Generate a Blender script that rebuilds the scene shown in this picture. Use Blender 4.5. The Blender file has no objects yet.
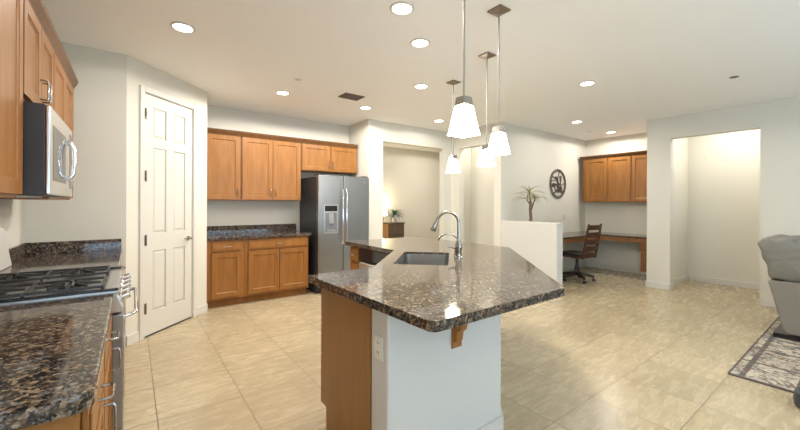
import bpy, bmesh, math, random
from mathutils import Vector, Matrix
from mathutils.geometry import tessellate_polygon
random.seed(7)
SC = bpy.context.scene
COL = SC.collection
PI = math.pi
CAM_H = 1.356
CEIL = 2.743

# ------------------------------------------------------------------ camera
cam = bpy.data.cameras.new('camera'); co = bpy.data.objects.new('camera', cam); COL.objects.link(co)
cam.sensor_width = 36; cam.lens = 358.86 * 36 / 800; cam.shift_y = -11.5 / 800; cam.clip_start = .02
_y, _r = .64218, .00366
fw = Vector((math.sin(_y), math.cos(_y), 0)); rt = Vector((math.cos(_y), -math.sin(_y), 0)); up = Vector((0, 0, 1))
r2 = rt * math.cos(_r) + up * math.sin(_r); u2 = -rt * math.sin(_r) + up * math.cos(_r)
m = Matrix((( r2.x, u2.x, -fw.x, 0), (r2.y, u2.y, -fw.y, 0), (r2.z, u2.z, -fw.z, CAM_H), (0, 0, 0, 1)))
co.matrix_world = m
SC.camera = co

# ------------------------------------------------------------------ world, daylight, exposure
w = bpy.data.worlds.new('sky'); SC.world = w; w.use_nodes = True
bg = w.node_tree.nodes['Background']; bg.inputs[0].default_value = (.45, .66, 1.0, 1); bg.inputs[1].default_value = 1.6
SC.view_settings.view_transform = 'Standard'; SC.view_settings.look = 'None'
SC.view_settings.exposure = 0.44; SC.view_settings.gamma = 1
SC.view_settings.use_curve_mapping = False

def area(name, loc, rot, sx, sy, power, color):
    l = bpy.data.lights.new(name, 'AREA'); l.shape = 'RECTANGLE'; l.size = sx; l.size_y = sy
    l.energy = power; l.color = color
    o = bpy.data.objects.new(name, l); COL.objects.link(o); o.location = loc; o.rotation_euler = rot
    return o
# daylight entering by the rear patio door and windows (behind the viewer)
area('daylight_patio_door', (3.35, -3.42, 1.10), (PI / 2 + .95, 0, 0), 2.4, 2.1, 88, (.58, .80, 1.0))
area('daylight_rear_window', (-.9, -3.42, 1.35), (PI / 2 + .95, 0, 0), 1.8, 1.3, 55, (.62, .82, 1.0))
area('daylight_side_window', (-3.32, -1.6, 1.35), (PI / 2 + .95, 0, -PI / 2), 1.8, 1.3, 90, (.76, .89, 1.0))
DOWN_W = 12.0      # power of each recessed lamp
PEND_W = 3.5

# ------------------------------------------------------------------ materials
def mat(name, color=(.8, .8, .8), rough=.5, metal=0, emit=None, estr=0, trans=0, spec=None, coat=0):
    m = bpy.data.materials.new(name); m.use_nodes = True
    b = m.node_tree.nodes['Principled BSDF']
    b.inputs['Base Color'].default_value = (*color, 1); b.inputs['Roughness'].default_value = rough
    b.inputs['Metallic'].default_value = metal
    if emit: b.inputs['Emission Color'].default_value = (*emit, 1); b.inputs['Emission Strength'].default_value = estr
    if trans: b.inputs['Transmission Weight'].default_value = trans
    if spec is not None: b.inputs['Specular IOR Level'].default_value = spec
    if coat: b.inputs['Coat Weight'].default_value = coat; b.inputs['Coat Roughness'].default_value = .08
    return m
def NT(m): return m.node_tree.nodes, m.node_tree.links, m.node_tree.nodes['Principled BSDF']
def ramp(n, stops, const=False):
    r = n.new('ShaderNodeValToRGB'); e = r.color_ramp.elements
    while len(e) < len(stops): e.new(.5)
    for k, (p, c) in enumerate(stops): e[k].position = p; e[k].color = (*c, 1)
    if const: r.color_ramp.interpolation = 'CONSTANT'
    return r
def coords(n, l, scale=(1, 1, 1), rot=(0, 0, 0), loc=(0, 0, 0)):
    t = n.new('ShaderNodeTexCoord'); mp = n.new('ShaderNodeMapping'); l.new(t.outputs['Object'], mp.inputs[0])
    mp.inputs['Scale'].default_value = scale; mp.inputs['Rotation'].default_value = rot; mp.inputs['Location'].default_value = loc
    return mp
def noise(n, l, vec, scale, detail=4, rough=.55, dist=0):
    t = n.new('ShaderNodeTexNoise'); l.new(vec.outputs[0], t.inputs['Vector'])
    t.inputs['Scale'].default_value = scale; t.inputs['Detail'].default_value = detail
    t.inputs['Roughness'].default_value = rough; t.inputs['Distortion'].default_value = dist
    return t
def mixc(n, l, fac, a, b, mode='MIX'):
    x = n.new('ShaderNodeMix'); x.data_type = 'RGBA'; x.blend_type = mode
    for s, v in ((0, fac), (6, a), (7, b)):
        if hasattr(v, 'is_linked') or hasattr(v, 'links'): l.new(v, x.inputs[s])
        elif isinstance(v, (int, float)): x.inputs[s].default_value = v
        else: x.inputs[s].default_value = (*v, 1)
    return x.outputs[2]

def wood(name, c1, c2, rough=.38, sc=(9, 9, 1.2), coat=0):
    m = mat(name, c1, rough, coat=coat, spec=.35); n, l, b = NT(m)
    mp = coords(n, l, sc); t = noise(n, l, mp, 2.2, 5, .6, .6)
    r = ramp(n, [(.3, c1), (.72, c2)]); l.new(t.outputs[0], r.inputs[0])
    t2 = noise(n, l, coords(n, l, (1.3, 1.3, .6)), 2.0, 2)
    r2_ = ramp(n, [(.3, (.86, .86, .86)), (.7, (1.1, 1.1, 1.1))]); l.new(t2.outputs[0], r2_.inputs[0])
    l.new(mixc(n, l, 1.0, r.outputs[0], r2_.outputs[0], 'MULTIPLY'), b.inputs['Base Color'])
    return m
def plaster(name, c, bump=.04):
    m = mat(name, c, .85); n, l, b = NT(m); t = noise(n, l, coords(n, l), 60, 3)
    bp = n.new('ShaderNodeBump'); bp.inputs['Strength'].default_value = bump; l.new(t.outputs[0], bp.inputs['Height']); l.new(bp.outputs[0], b.inputs['Normal'])
    return m

WALL = plaster('wall_paint', (.70, .682, .612))
CEILM = plaster('ceiling_paint', (.96, .955, .935))
WHITE = mat('trim_white', (.66, .645, .60), .5)
PONY = plaster('half_wall_paint', (.63, .625, .595))
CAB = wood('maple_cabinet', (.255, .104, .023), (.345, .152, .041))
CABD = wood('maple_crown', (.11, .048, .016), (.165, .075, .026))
PANEL = wood('maple_end_panel', (.29, .140, .040), (.35, .175, .055))
DESKW = wood('walnut_chair', (.055, .026, .014), (.11, .050, .025), .35)
DESKA = wood('desk_apron_wood', (.25, .11, .045), (.33, .155, .065), .35)
DRESS = wood('dresser_wood', (.09, .065, .042), (.14, .10, .068), .5)
LAMPLIT = wood('dresser_side_lamplit', (.55, .27, .09), (.62, .33, .13), .5)  # dresser side: warm lamp light put into the wood colour
STEEL = mat('stainless_steel', (.60, .60, .60), .28, 1)
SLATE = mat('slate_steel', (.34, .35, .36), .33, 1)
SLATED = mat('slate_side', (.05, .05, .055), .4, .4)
NICKEL = mat('brushed_nickel', (.38, .365, .34), .25, 1)
BRONZE = mat('canopy_metal', (.30, .26, .22), .35, 1)
ROD = mat('pendant_rod', (.30, .29, .27), .5, .6)
CHROME = mat('chrome', (.80, .81, .84), .08, 1)
BLACK = mat('black_enamel', (.012, .012, .014), .25)
IRON = mat('cast_iron', (.03, .03, .032), .42)
GLASSB = mat('black_glass', (.015, .015, .02), .06)
SINKM = mat('sink_steel', (.38, .38, .38), .32, 1)
CHAIRB = mat('chair_base_wood', (.03, .018, .012), .4)
LEATHER = mat('black_leather', (.02, .018, .018), .4)
FAB = mat('grey_leather', (.17, .163, .138), .5)
FABT = mat('taupe_leather', (.20, .182, .150), .5)
PLASTIC = mat('white_plastic', (.72, .71, .67), .4)
DARK = mat('dark_slot', (.03, .03, .03), .6)
VENT = mat('vent_brown', (.16, .12, .10), .6)
POT = mat('pot_glaze', (.55, .50, .53), .4)
LEAF = mat('aloe_leaf', (.05, .13, .08), .5)
LEAF2 = mat('dracaena_leaf', (.36, .34, .17), .6)
BARK = mat('bark', (.16, .11, .08), .9)
ARTM = mat('rusty_metal', (.13, .10, .09), .55, .5)
RUBBER = mat('charcoal_rubber', (.03, .035, .045), .5)
GLASS = mat('window_glass', (.95, .97, 1), .02, trans=1)
LENS = mat('lamp_lens', (1, 1, 1), .5, emit=(1, .93, .80), estr=9)
SHADE = mat('frosted_shade', (.95, .93, .88), .5, emit=(1, .93, .80), estr=12)
LSHADE = mat('linen_lamp_shade', (.9, .85, .7), .8, emit=(1, .86, .58), estr=2.2)
PATIO = mat('patio_concrete', (.55, .52, .47), .9)

def granite():
    m = mat('tan_brown_granite', (.05, .03, .02), .07); n, l, b = NT(m)
    mp = coords(n, l)
    nz = noise(n, l, mp, 70, 2)
    add = n.new('ShaderNodeVectorMath'); add.operation = 'MULTIPLY_ADD'
    l.new(nz.outputs['Color'], add.inputs[0]); add.inputs[1].default_value = (.002, .002, .002); l.new(mp.outputs[0], add.inputs[2])
    v = n.new('ShaderNodeTexVoronoi'); v.inputs['Scale'].default_value = 85; l.new(add.outputs[0], v.inputs['Vector'])
    sep = n.new('ShaderNodeSeparateColor'); l.new(v.outputs['Color'], sep.inputs[0])
    r = ramp(n, [(0, (.010, .008, .008)), (.28, (.028, .021, .014)), (.46, (.085, .058, .036)), (.63, (.18, .122, .072)), (.80, (.38, .27, .17)), (.94, (.20, .20, .21))], True)
    l.new(sep.outputs[0], r.inputs[0])
    v2 = n.new('ShaderNodeTexVoronoi'); v2.inputs['Scale'].default_value = 230; l.new(add.outputs[0], v2.inputs['Vector'])
    sep2 = n.new('ShaderNodeSeparateColor'); l.new(v2.outputs['Color'], sep2.inputs[0])
    r3 = ramp(n, [(0, (.006, .006, .008)), (.50, (.045, .033, .027)), (.74, (.15, .115, .09)), (.88, (.28, .28, .31))], True); l.new(sep2.outputs[0], r3.inputs[0])
    l.new(mixc(n, l, .45, r.outputs[0], r3.outputs[0]), b.inputs['Base Color'])
    return m
GRAN = granite()

def floor_tile():
    m = mat('travertine_tile', (.6, .5, .35), .22); n, l, b = NT(m)
    P = .493; OX, OY = .133, .716
    mp = coords(n, l, (1, 1, 1), loc=(-OX + 40 * P, -OY + 40 * P, 0))
    sx = n.new('ShaderNodeSeparateXYZ'); l.new(mp.outputs[0], sx.inputs[0])
    def fn(op, a, bb=None):
        q = n.new('ShaderNodeMath'); q.operation = op
        for k, v in enumerate((a, bb)):
            if v is None: continue
            if isinstance(v, (int, float)): q.inputs[k].default_value = v
            else: l.new(v, q.inputs[k])
        return q.outputs[0]
    gs, ids = [], []
    for ax in (0, 1):
        d = fn('DIVIDE', sx.outputs[ax], P); fr = fn('FRACT', d); ids.append(fn('FLOOR', d))
        gs.append(fn('MINIMUM', fr, fn('SUBTRACT', 1.0, fr)))
    g = fn('MINIMUM', gs[0], gs[1])
    grout = fn('LESS_THAN', g, .0065)
    cid = n.new('ShaderNodeCombineXYZ'); l.new(ids[0], cid.inputs[0]); l.new(ids[1], cid.inputs[1])
    wn = n.new('ShaderNodeTexWhiteNoise'); l.new(cid.outputs[0], wn.inputs['Vector'])
    off = n.new('ShaderNodeVectorMath'); off.operation = 'MULTIPLY_ADD'; l.new(wn.outputs['Color'], off.inputs[0]); off.inputs[1].default_value = (7, 7, 7); l.new(mp.outputs[0], off.inputs[2])
    st = n.new('ShaderNodeMapping'); l.new(off.outputs[0], st.inputs[0]); st.inputs['Scale'].default_value = (.8, 3.2, 1); st.inputs['Rotation'].default_value = (0, 0, .25)
    t = noise(n, l, st, 6.5, 10, .70, .5)
    r = ramp(n, [(.30, (.39, .315, .20)), (.46, (.47, .39, .255)), (.60, (.51, .43, .29)), (.78, (.56, .48, .34))]); l.new(t.outputs[0], r.inputs[0])
    rt_ = ramp(n, [(0, (.90, .89, .87)), (1, (1.06, 1.06, 1.06))]); l.new(wn.outputs['Value'], rt_.inputs[0])
    c = mixc(n, l, 1.0, r.outputs[0], rt_.outputs[0], 'MULTIPLY')
    c = mixc(n, l, grout, c, (.20, .155, .10))
    l.new(c, b.inputs['Base Color'])
    rr = fn('ADD', fn('MULTIPLY', grout, .5), fn('ADD', fn('MULTIPLY', t.outputs[0], .25), .14)); l.new(rr, b.inputs['Roughness'])
    return m
FLOOR = floor_tile()

def rug_mat():
    m = mat('rug_pile', (.5, .45, .38), .95); n, l, b = NT(m)
    mp = coords(n, l)
    br = n.new('ShaderNodeTexBrick'); l.new(mp.outputs[0], br.inputs['Vector'])
    br.offset = 0; br.inputs['Scale'].default_value = 1; br.inputs['Brick Width'].default_value = .44; br.inputs['Row Height'].default_value = .30
    br.inputs['Mortar Size'].default_value = .022; br.inputs['Mortar Smooth'].default_value = .4
    br.inputs['Color1'].default_value = (.56, .51, .40, 1); br.inputs['Color2'].default_value = (.48, .43, .34, 1); br.inputs['Mortar'].default_value = (.13, .10, .085, 1)
    v = n.new('ShaderNodeTexVoronoi'); v.inputs['Scale'].default_value = 13; l.new(mp.outputs[0], v.inputs['Vector'])
    nz = noise(n, l, mp, 11, 5, .7, 2.0)
    r = ramp(n, [(0, (0, 0, 0)), (.47, (0, 0, 0)), (.55, (.9, .9, .9))]); l.new(nz.outputs[0], r.inputs[0])
    r2c = ramp(n, [(0, (.14, .08, .075)), (.4, (.08, .08, .095)), (.7, (.24, .18, .14)), (.9, (.13, .12, .10))], True)
    sep = n.new('ShaderNodeSeparateColor'); l.new(v.outputs['Color'], sep.inputs[0]); l.new(sep.outputs[0], r2c.inputs[0])
    l.new(mixc(n, l, r.outputs[0], br.outputs[0], r2c.outputs[0]), b.inputs['Base Color'])
    return m
RUG = rug_mat()

# ------------------------------------------------------------------ mesh helpers
class MB:
    def __init__(s): s.bm = bmesh.new()
    def _x(s, vs, M):
        if M is not None: bmesh.ops.transform(s.bm, matrix=M, verts=vs)
    def box(s, x0, x1, y0, y1, z0, z1, M=None):
        v = [s.bm.verts.new(p) for p in ((x0, y0, z0), (x1, y0, z0), (x1, y1, z0), (x0, y1, z0), (x0, y0, z1), (x1, y0, z1), (x1, y1, z1), (x0, y1, z1))]
        for f in ((3, 2, 1, 0), (4, 5, 6, 7), (0, 1, 5, 4), (1, 2, 6, 5), (2, 3, 7, 6), (3, 0, 4, 7)): s.bm.faces.new([v[i] for i in f])
        s._x(v, M); return s
    def hexa(s, bot, top, M=None):
        n = len(bot); a = [s.bm.verts.new(p) for p in bot]; b = [s.bm.verts.new(p) for p in top]
        s.bm.faces.new(a[::-1]); s.bm.faces.new(b)
        for i in range(n): s.bm.faces.new((a[i], a[(i + 1) % n], b[(i + 1) % n], b[i]))
        s._x(a + b, M); return s
    def prism(s, poly, z0, z1, M=None):
        return s.hexa([(x, y, z0) for x, y in poly], [(x, y, z1) for x, y in poly], M)
    def profx(s, prof, x0, x1, M=None):      # profile (y,z) extruded along x
        return s.hexa([(x0, y, z) for y, z in prof], [(x1, y, z) for y, z in prof], M)
    def holed(s, outer, hole, z0, z1):
        allp = outer + hole
        tris = tessellate_polygon([[Vector((x, y, 0)) for x, y in outer], [Vector((x, y, 0)) for x, y in hole]])
        a = [s.bm.verts.new((x, y, z0)) for x, y in allp]; b = [s.bm.verts.new((x, y, z1)) for x, y in allp]
        for t in tris:
            s.bm.faces.new([b[i] for i in t]); s.bm.faces.new([a[i] for i in reversed(t)])
        no = len(outer)
        for st, cnt in ((0, no), (no, len(hole))):
            for i in range(cnt):
                p, q = st + i, st + (i + 1) % cnt; s.bm.faces.new((a[p], a[q], b[q], b[p]))
        return s
    def ring(s, c, ax, r, n, u=None):
        ax = ax.normalized(); u = (u or Vector((0, 0, 1))); 
        if abs(ax.dot(u)) > .95: u = Vector((1, 0, 0))
        e1 = ax.cross(u).normalized(); e2 = ax.cross(e1)
        return [s.bm.verts.new(c + (e1 * math.cos(2 * PI * k / n) + e2 * math.sin(2 * PI * k / n)) * r) for k in range(n)]
    def tube(s, pts, r, n=10, M=None, cap=True, closed=False):
        pts = [Vector(p) for p in pts]; rs = r if isinstance(r, (list, tuple)) else [r] * len(pts); rings = []
        for i, p in enumerate(pts):
            if closed: d = pts[(i + 1) % len(pts)] - pts[i - 1]
            elif i == 0: d = pts[1] - p
            elif i == len(pts) - 1: d = p - pts[-2]
            else: d = (pts[i + 1] - p).normalized() + (p - pts[i - 1]).normalized()
            d = d.normalized()
            if not rings: 
                u = Vector((0, 0, 1)) if abs(d.z) < .9 else Vector((1, 0, 0)); e1 = d.cross(u).normalized()
            else: e1 = (e1 - d * e1.dot(d)).normalized()
            e2 = d.cross(e1)
            rings.append([s.bm.verts.new(p + (e1 * math.cos(2 * PI * k / n) + e2 * math.sin(2 * PI * k / n)) * rs[i]) for k in range(n)])
        L = len(rings)
        for i in range(L if closed else L - 1):
            A, B = rings[i], rings[(i + 1) % L]
            for k in range(n): s.bm.faces.new((A[k], A[(k + 1) % n], B[(k + 1) % n], B[k]))
        if cap and not closed: s.bm.faces.new(rings[0][::-1]); s.bm.faces.new(rings[-1])
        s._x([v for rg in rings for v in rg], M); return s
    def lathe(s, prof, c=(0, 0, 0), n=24, M=None, sq=False, a0=0):   # profile (r,z)
        rings = []
        for r, z in prof:
            rings.append([s.bm.verts.new((c[0] + max(r, 1e-4) * math.cos(a0 + 2 * PI * k / n), c[1] + max(r, 1e-4) * math.sin(a0 + 2 * PI * k / n), c[2] + z)) for k in range(n)])
        for A, B in zip(rings, rings[1:]):
            for k in range(n): s.bm.faces.new((A[k], A[(k + 1) % n], B[(k + 1) % n], B[k]))
        s.bm.faces.new(rings[0][::-1]); s.bm.faces.new(rings[-1])
        s._x([v for rg in rings for v in rg], M); return s
    def ell(s, c, rx, ry, rz, M=None, n=16):
        T = Matrix.Translation(c) @ Matrix.Diagonal((rx, ry, rz, 1)); T = (M @ T) if M else T
        bmesh.ops.create_uvsphere(s.bm, u_segments=n, v_segments=n // 2 + 2, radius=1, matrix=T); return s
    def build(s, name, m, parent=None, bevel=0, smooth=False, sub=0, seg=2):
        bmesh.ops.recalc_face_normals(s.bm, faces=s.bm.faces)
        me = bpy.data.meshes.new(name); s.bm.to_mesh(me); s.bm.free()
        o = bpy.data.objects.new(name, me); COL.objects.link(o); me.materials.append(m)
        if parent: o.parent = parent
        if smooth:
            for p in me.polygons: p.use_smooth = True
            if not sub:
                me.set_sharp_from_angle(angle=math.radians(40))
        if bevel:
            b = o.modifiers.new('bevel', 'BEVEL'); b.width = bevel; b.segments = seg; b.limit_method = 'ANGLE'; b.angle_limit = math.radians(35)
        if sub:
            q = o.modifiers.new('sub', 'SUBSURF'); q.levels = q.render_levels = sub
        return o
def thing(name, label, cat, loc=(0, 0, 0), rz=0, group=None):
    o = bpy.data.objects.new(name, None); COL.objects.link(o); o.empty_display_size = .1
    o.location = loc; o.rotation_euler = (0, 0, rz); o['label'] = label; o['category'] = cat
    if group: o['group'] = group
    return o
def tag(o, label, cat, group=None):
    o['label'] = label; o['category'] = cat
    if group: o['group'] = group
    return o
def st(o): o['kind'] = 'structure'; return o
def copy_tree(o, parent=None):
    c = o.copy(); COL.objects.link(c)
    if parent: c.parent = parent
    for ch in list(o.children): copy_tree(ch, c)
    return c
def fillet(poly, rad, n=5):       # rad: dict index->radius
    out = []
    for i, p in enumerate(poly):
        r = rad.get(i, 0); p = Vector(p)
        if not r: out.append(tuple(p)); continue
        a = (Vector(poly[i - 1]) - p).normalized(); b = (Vector(poly[(i + 1) % len(poly)]) - p).normalized()
        ang = a.angle(b); d = r / math.tan(ang / 2); c = p + (a + b).normalized() * (r / math.sin(ang / 2))
        s0 = p + a * d - c; s1 = p + b * d - c
        a0 = math.atan2(s0.y, s0.x); a1 = math.atan2(s1.y, s1.x); da = (a1 - a0 + PI) % (2 * PI) - PI
        for k in range(n + 1):
            t = a0 + da * k / n; out.append((c.x + r * math.cos(t), c.y + r * math.sin(t)))
    return out

# ------------------------------------------------------------------ room shell
X0, X1, Y0, Y1 = -3.3, 8.25, -3.4, 7.4
st(MB().box(X0 - .1, X1, Y0 - .1, Y1, -.1, 0).build('floor', FLOOR))
st(MB().box(X0 - .1, X1, Y0 - .1, Y1, CEIL, CEIL + .1).build('ceiling', CEILM))
st(MB().box(-12, 14, -12, Y0 - .11, -.15, -.02).build('trim_patio', PATIO))
st(MB().box(-.84, -.72, -.4, 4.36, 0, CEIL).box(X0, -.84, -.4, -.28, 0, CEIL).build('wall_left', WALL))
# pantry corner: wall facing the viewer, then the diagonal wall with the door
A = Vector((-.04, 4.24)); DL = 1.1215
Md = Matrix.Translation((A.x, A.y, 0)) @ Matrix.Rotation(PI / 4, 4, 'Z')
S0, S1, DH = .197, .867, 2.452
b = MB().box(-.72, -.04, 4.24, 4.36, 0, CEIL)
b.box(0, S0, 0, .12, 0, CEIL, Md).box(S1, DL, 0, .12, 0, CEIL, Md).box(S0, S1, 0, .12, DH, CEIL, Md)
b.box(.633, .753, 5.033, 5.82, 0, CEIL)
st(b.build('wall_pantry', WALL))
st(MB().box(.753, 3.23, 5.70, 5.82, 0, CEIL).build('wall_back', WALL))
# wall with the wide opening and the one returning toward the viewer
b = MB().box(3.11, 3.23, 5.02, 5.70, 0, CEIL).box(3.23, 3.39, 5.02, 5.135, 0, CEIL).box(3.39, 4.80, 5.02, 5.135, 2.41, CEIL)
b.box(4.80, 7.9, 5.02, 5.135, 0, CEIL)
st(b.build('wall_hall', WALL))
b = MB().box(5.0, 5.14, 4.81, 5.02, 0, CEIL).box(5.0, 5.14, 3.98, 4.81, 2.41, CEIL).box(5.0, 5.14, 3.84, 3.98, 0, CEIL)
b.box(5.57, 5.69, 3.98, 5.02, 0, CEIL)
st(b.build('wall_passage', WALL))
st(MB().box(5.14, 8.07, 3.86, 3.98, 0, CEIL).build('wall_office', WALL))
st(MB().box(7.95, 8.07, 2.30, 3.86, 0, CEIL).build('wall_desk', WALL))
b = MB().box(6.80, 6.94, 1.98, 2.30, 0, CEIL).box(6.94, 8.07, 2.06, 2.30, 0, CEIL).box(6.80, 6.94, .97, 1.98, 2.40, CEIL)
b.box(6.80, 6.94, Y0, .97, 0, CEIL).box(8.0, 8.12, .85, 2.06, 0, CEIL).box(6.94, 8.12, .73, .85, 0, CEIL)
st(b.build('wall_right', WALL))
# far room behind the wide opening
st(MB().box(3.11, 7.9, 7.2, 7.32, 0, CEIL).box(7.78, 7.9, 5.16, 7.2, 0, CEIL).box(3.11, 3.23, 5.82, 7.2, 0, CEIL).build('wall_far', WALL))
# half wall (pony wall)
st(MB().box(5.0, 5.17, 2.837, 3.84, 0, 1.075).build('wall_half', PONY, bevel=.012))
# rear walls with patio door and windows
b = MB().box(X0, -1.8, Y0 - .1, Y0, 0, CEIL).box(-1.8, 0, Y0 - .1, Y0, 0, .7).box(-1.8, 0, Y0 - .1, Y0, 2.0, CEIL)
b.box(0, 2.15, Y0 - .1, Y0, 0, CEIL).box(2.15, 4.55, Y0 - .1, Y0, 2.15, CEIL).box(4.55, 6.8, Y0 - .1, Y0, 0, CEIL)
st(b.build('wall_rear', WALL))
b = MB().box(X0 - .1, X0, Y0, -2.5, 0, CEIL).box(X0 - .1, X0, -2.5, -.7, 0, .7).box(X0 - .1, X0, -2.5, -.7, 2.0, CEIL).box(X0 - .1, X0, -.7, -.28, 0, CEIL)
st(b.build('wall_side', WALL))
def window(name, x0, x1, z0, z1, mid=True, M=None):
    f = MB(); t = .05; y0, y1 = Y0 - .08, Y0 - .02
    f.box(x0, x1, y0, y1, z0, z0 + t, M).box(x0, x1, y0, y1, z1 - t, z1, M).box(x0, x0 + t, y0, y1, z0 + t, z1 - t, M).box(x1 - t, x1, y0, y1, z0 + t, z1 - t, M)
    xm = (x0 + x1) / 2; f.box(xm - t / 2, xm + t / 2, y0, y1, z0 + t, z1 - t, M)
    o = st(f.build(name, WHITE))
    MB().box(x0 + t, xm - t / 2, y0 + .025, y0 + .031, z0 + t, z1 - t, M).box(xm + t / 2, x1 - t, y0 + .025, y0 + .031, z0 + t, z1 - t, M).build('glass_pane', GLASS, o)
window('window_1', -1.8, 0, .7, 2.0); window('window_2', 2.15, 4.55, 0.0, 2.15)
window('window_3', .7, 2.5, .7, 2.0, M=Matrix.Translation((X0 - Y0, 0, 0)) @ Matrix.Rotation(-PI / 2, 4, 'Z'))

def base(name, *segs):
    b = MB()
    for x0, x1, y0, y1 in segs: b.box(x0, x1, y0, y1, 0, .10)
    return st(b.build(name, WHITE, bevel=.004))
bb = MB()
for a0, a1 in ((0.0, S0 - .062), (S1 + .062, DL + .005)): bb.box(a0, a1, -.013, -.0005, 0, .10, Md)
st(bb.build('baseboard_pantry', WHITE, bevel=.004))
base('baseboard_hall', (3.11, 3.39, 5.006, 5.0195), (4.80, 4.986, 5.006, 5.0195))
base('baseboard_passage', (4.986, 4.9995, 4.81, 5.006), (5.556, 5.5695, 3.99, 5.0), (5.15, 5.55, 5.006, 5.0195))
base('baseboard_office', (5.18, 7.93, 3.846, 3.8595))
base('baseboard_desk', (7.936, 7.9495, 2.32, 3.84))
base('baseboard_right', (6.786, 6.7995, 1.98, 2.30), (6.786, 6.7995, -3.3, .97), (7.986, 7.9995, .86, 2.04), (6.945, 7.985, 2.046, 2.0595), (6.81, 6.93, 1.966, 1.9795), (6.786, 7.93, 2.3005, 2.314))
base('baseboard_far', (3.25, 7.7, 7.186, 7.1995))

# pantry door in the diagonal wall
cas = MB(); CW = .058
cas.box(S0 - CW, S0 - .004, -.016, -.0005, 0, DH + CW, Md).box(S1 + .004, S1 + CW, -.016, -.0005, 0, DH + CW, Md).box(S0 - .004, S1 + .004, -.016, -.0005, DH + .004, DH + CW, Md)
st(cas.build('trim_1', WHITE, bevel=.004))
d = MB(); s0, s1 = S0 + .004, S1 - .004; z0, z1 = .018, DH - .006; W = s1 - s0
fy0, fy1 = .004, .040
stw, mul = .105, .10
d.box(s0, s0 + stw, fy0, fy1, z0, z1, Md); d.box(s1 - stw, s1, fy0, fy1, z0, z1, Md)
xm = (s0 + s1) / 2
rails = [(z0, .24), (.86, 1.04), (1.92, 2.02), (2.33, z1)]
for a0, a1 in rails: d.box(s0 + stw, s1 - stw, fy0, fy1, a0, a1, Md)
for (a0, a1), (b0, b1) in zip(rails, rails[1:]):
    d.box(xm - mul / 2, xm + mul / 2, fy0, fy1, a1, b0, Md)
    for px0, px1 in ((s0 + stw, xm - mul / 2), (xm + mul / 2, s1 - stw)):
        d.box(px0, px1, fy0 + .014, fy1 - .005, a1, b0, Md)
        g = .028
        bot = [(px0 + .008, fy0 + .014, a1 + .008), (px1 - .008, fy0 + .014, a1 + .008), (px1 - .008, fy0 + .014, b0 - .008), (px0 + .008, fy0 + .014, b0 - .008)]
        top = [(px0 + g, fy0 + .003, a1 + g), (px1 - g, fy0 + .003, a1 + g), (px1 - g, fy0 + .003, b0 - g), (px0 + g, fy0 + .003, b0 - g)]
        d.hexa(bot, top, Md)
door = st(d.build('door_1', WHITE))
h = MB(); hx, hz = s1 - .06, .945
h.lathe([(.026, 0), (.026, .008), (.010, .012), (.010, .045)], n=16, M=Md @ Matrix.Translation((hx, fy0, hz)) @ Matrix.Rotation(PI / 2, 4, 'X'))
h.tube([(hx, fy0 - .045, hz), (hx - .03, fy0 - .048, hz), (hx - .11, fy0 - .045, hz + .004)], [.010, .009, .007], 8, Md)
h.build('door_handle', NICKEL, door, smooth=True)
for k, z in enumerate((.30, .98, 1.62, 2.24)):
    MB().box(S0 - .012, S0 + .012, -.021, -.017, z - .05, z + .05, Md).tube([(S0, -.024, z - .055), (S0, -.024, z + .055)], .007, 8, Md).build('hinge', NICKEL, door)
st(MB().box(S0 + .002, S1 - .002, .006, .034, .0005, .016, Md).build('trim_threshold', DARK))

# ------------------------------------------------------------------ cabinets
def shaker(w_, h_, fr=.058, t=.02):
    m_ = MB(); fx = min(fr, w_ * .28, h_ * .30)
    m_.box(0, fx, -t, 0, 0, h_).box(w_ - fx, w_, -t, 0, 0, h_).box(fx, w_ - fx, -t, 0, 0, fx).box(fx, w_ - fx, -t, 0, h_ - fx, h_)
    m_.box(fx, w_ - fx, -t + .010, -.001, fx, h_ - fx)
    e = .008; f0, f1 = fx, w_ - fx; g0, g1 = fx, h_ - fx          # sloping inner bead
    for q in ([(f0, g0), (f1, g0), (f1 - e, g0 + e), (f0 + e, g0 + e)], [(f0, g1), (f1, g1), (f1 - e, g1 - e), (f0 + e, g1 - e)],
              [(f0, g0), (f0, g1), (f0 + e, g1 - e), (f0 + e, g0 + e)], [(f1, g0), (f1, g1), (f1 - e, g1 - e), (f1 - e, g0 + e)]):
        m_.hexa([(q[0][0], -t + .002, q[0][1]), (q[1][0], -t + .002, q[1][1]), (q[2][0], -t + .009, q[2][1]), (q[3][0], -t + .009, q[3][1])],
                [(q[0][0], -t + .011, q[0][1]), (q[1][0], -t + .011, q[1][1]), (q[2][0], -t + .011, q[2][1]), (q[3][0], -t + .011, q[3][1])])
    return m_
def slab(w_, h_, t=.02):
    m_ = MB(); m_.box(0, w_, -t + .006, 0, 0, h_).box(.016, w_ - .016, -t, -t + .006, .016, h_ - .016); return m_
def pull(parent, x, z, vert=True, L=.10, off=-.02, out=.032):
    m_ = MB(); r = .0048
    if vert: pts = [(x, off, z - L / 2), (x, off - out * .8, z - L / 2), (x, off - out, z - L / 2 + .008), (x, off - out, z + L / 2 - .008), (x, off - out * .8, z + L / 2), (x, off, z + L / 2)]
    else: pts = [(x - L / 2, off, z), (x - L / 2, off - out * .8, z), (x - L / 2 + .008, off - out, z), (x + L / 2 - .008, off - out, z), (x + L / 2, off - out * .8, z), (x + L / 2, off, z)]
    return m_.tube(pts, r, 8).build('pull_handle', NICKEL, parent, smooth=True)
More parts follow.
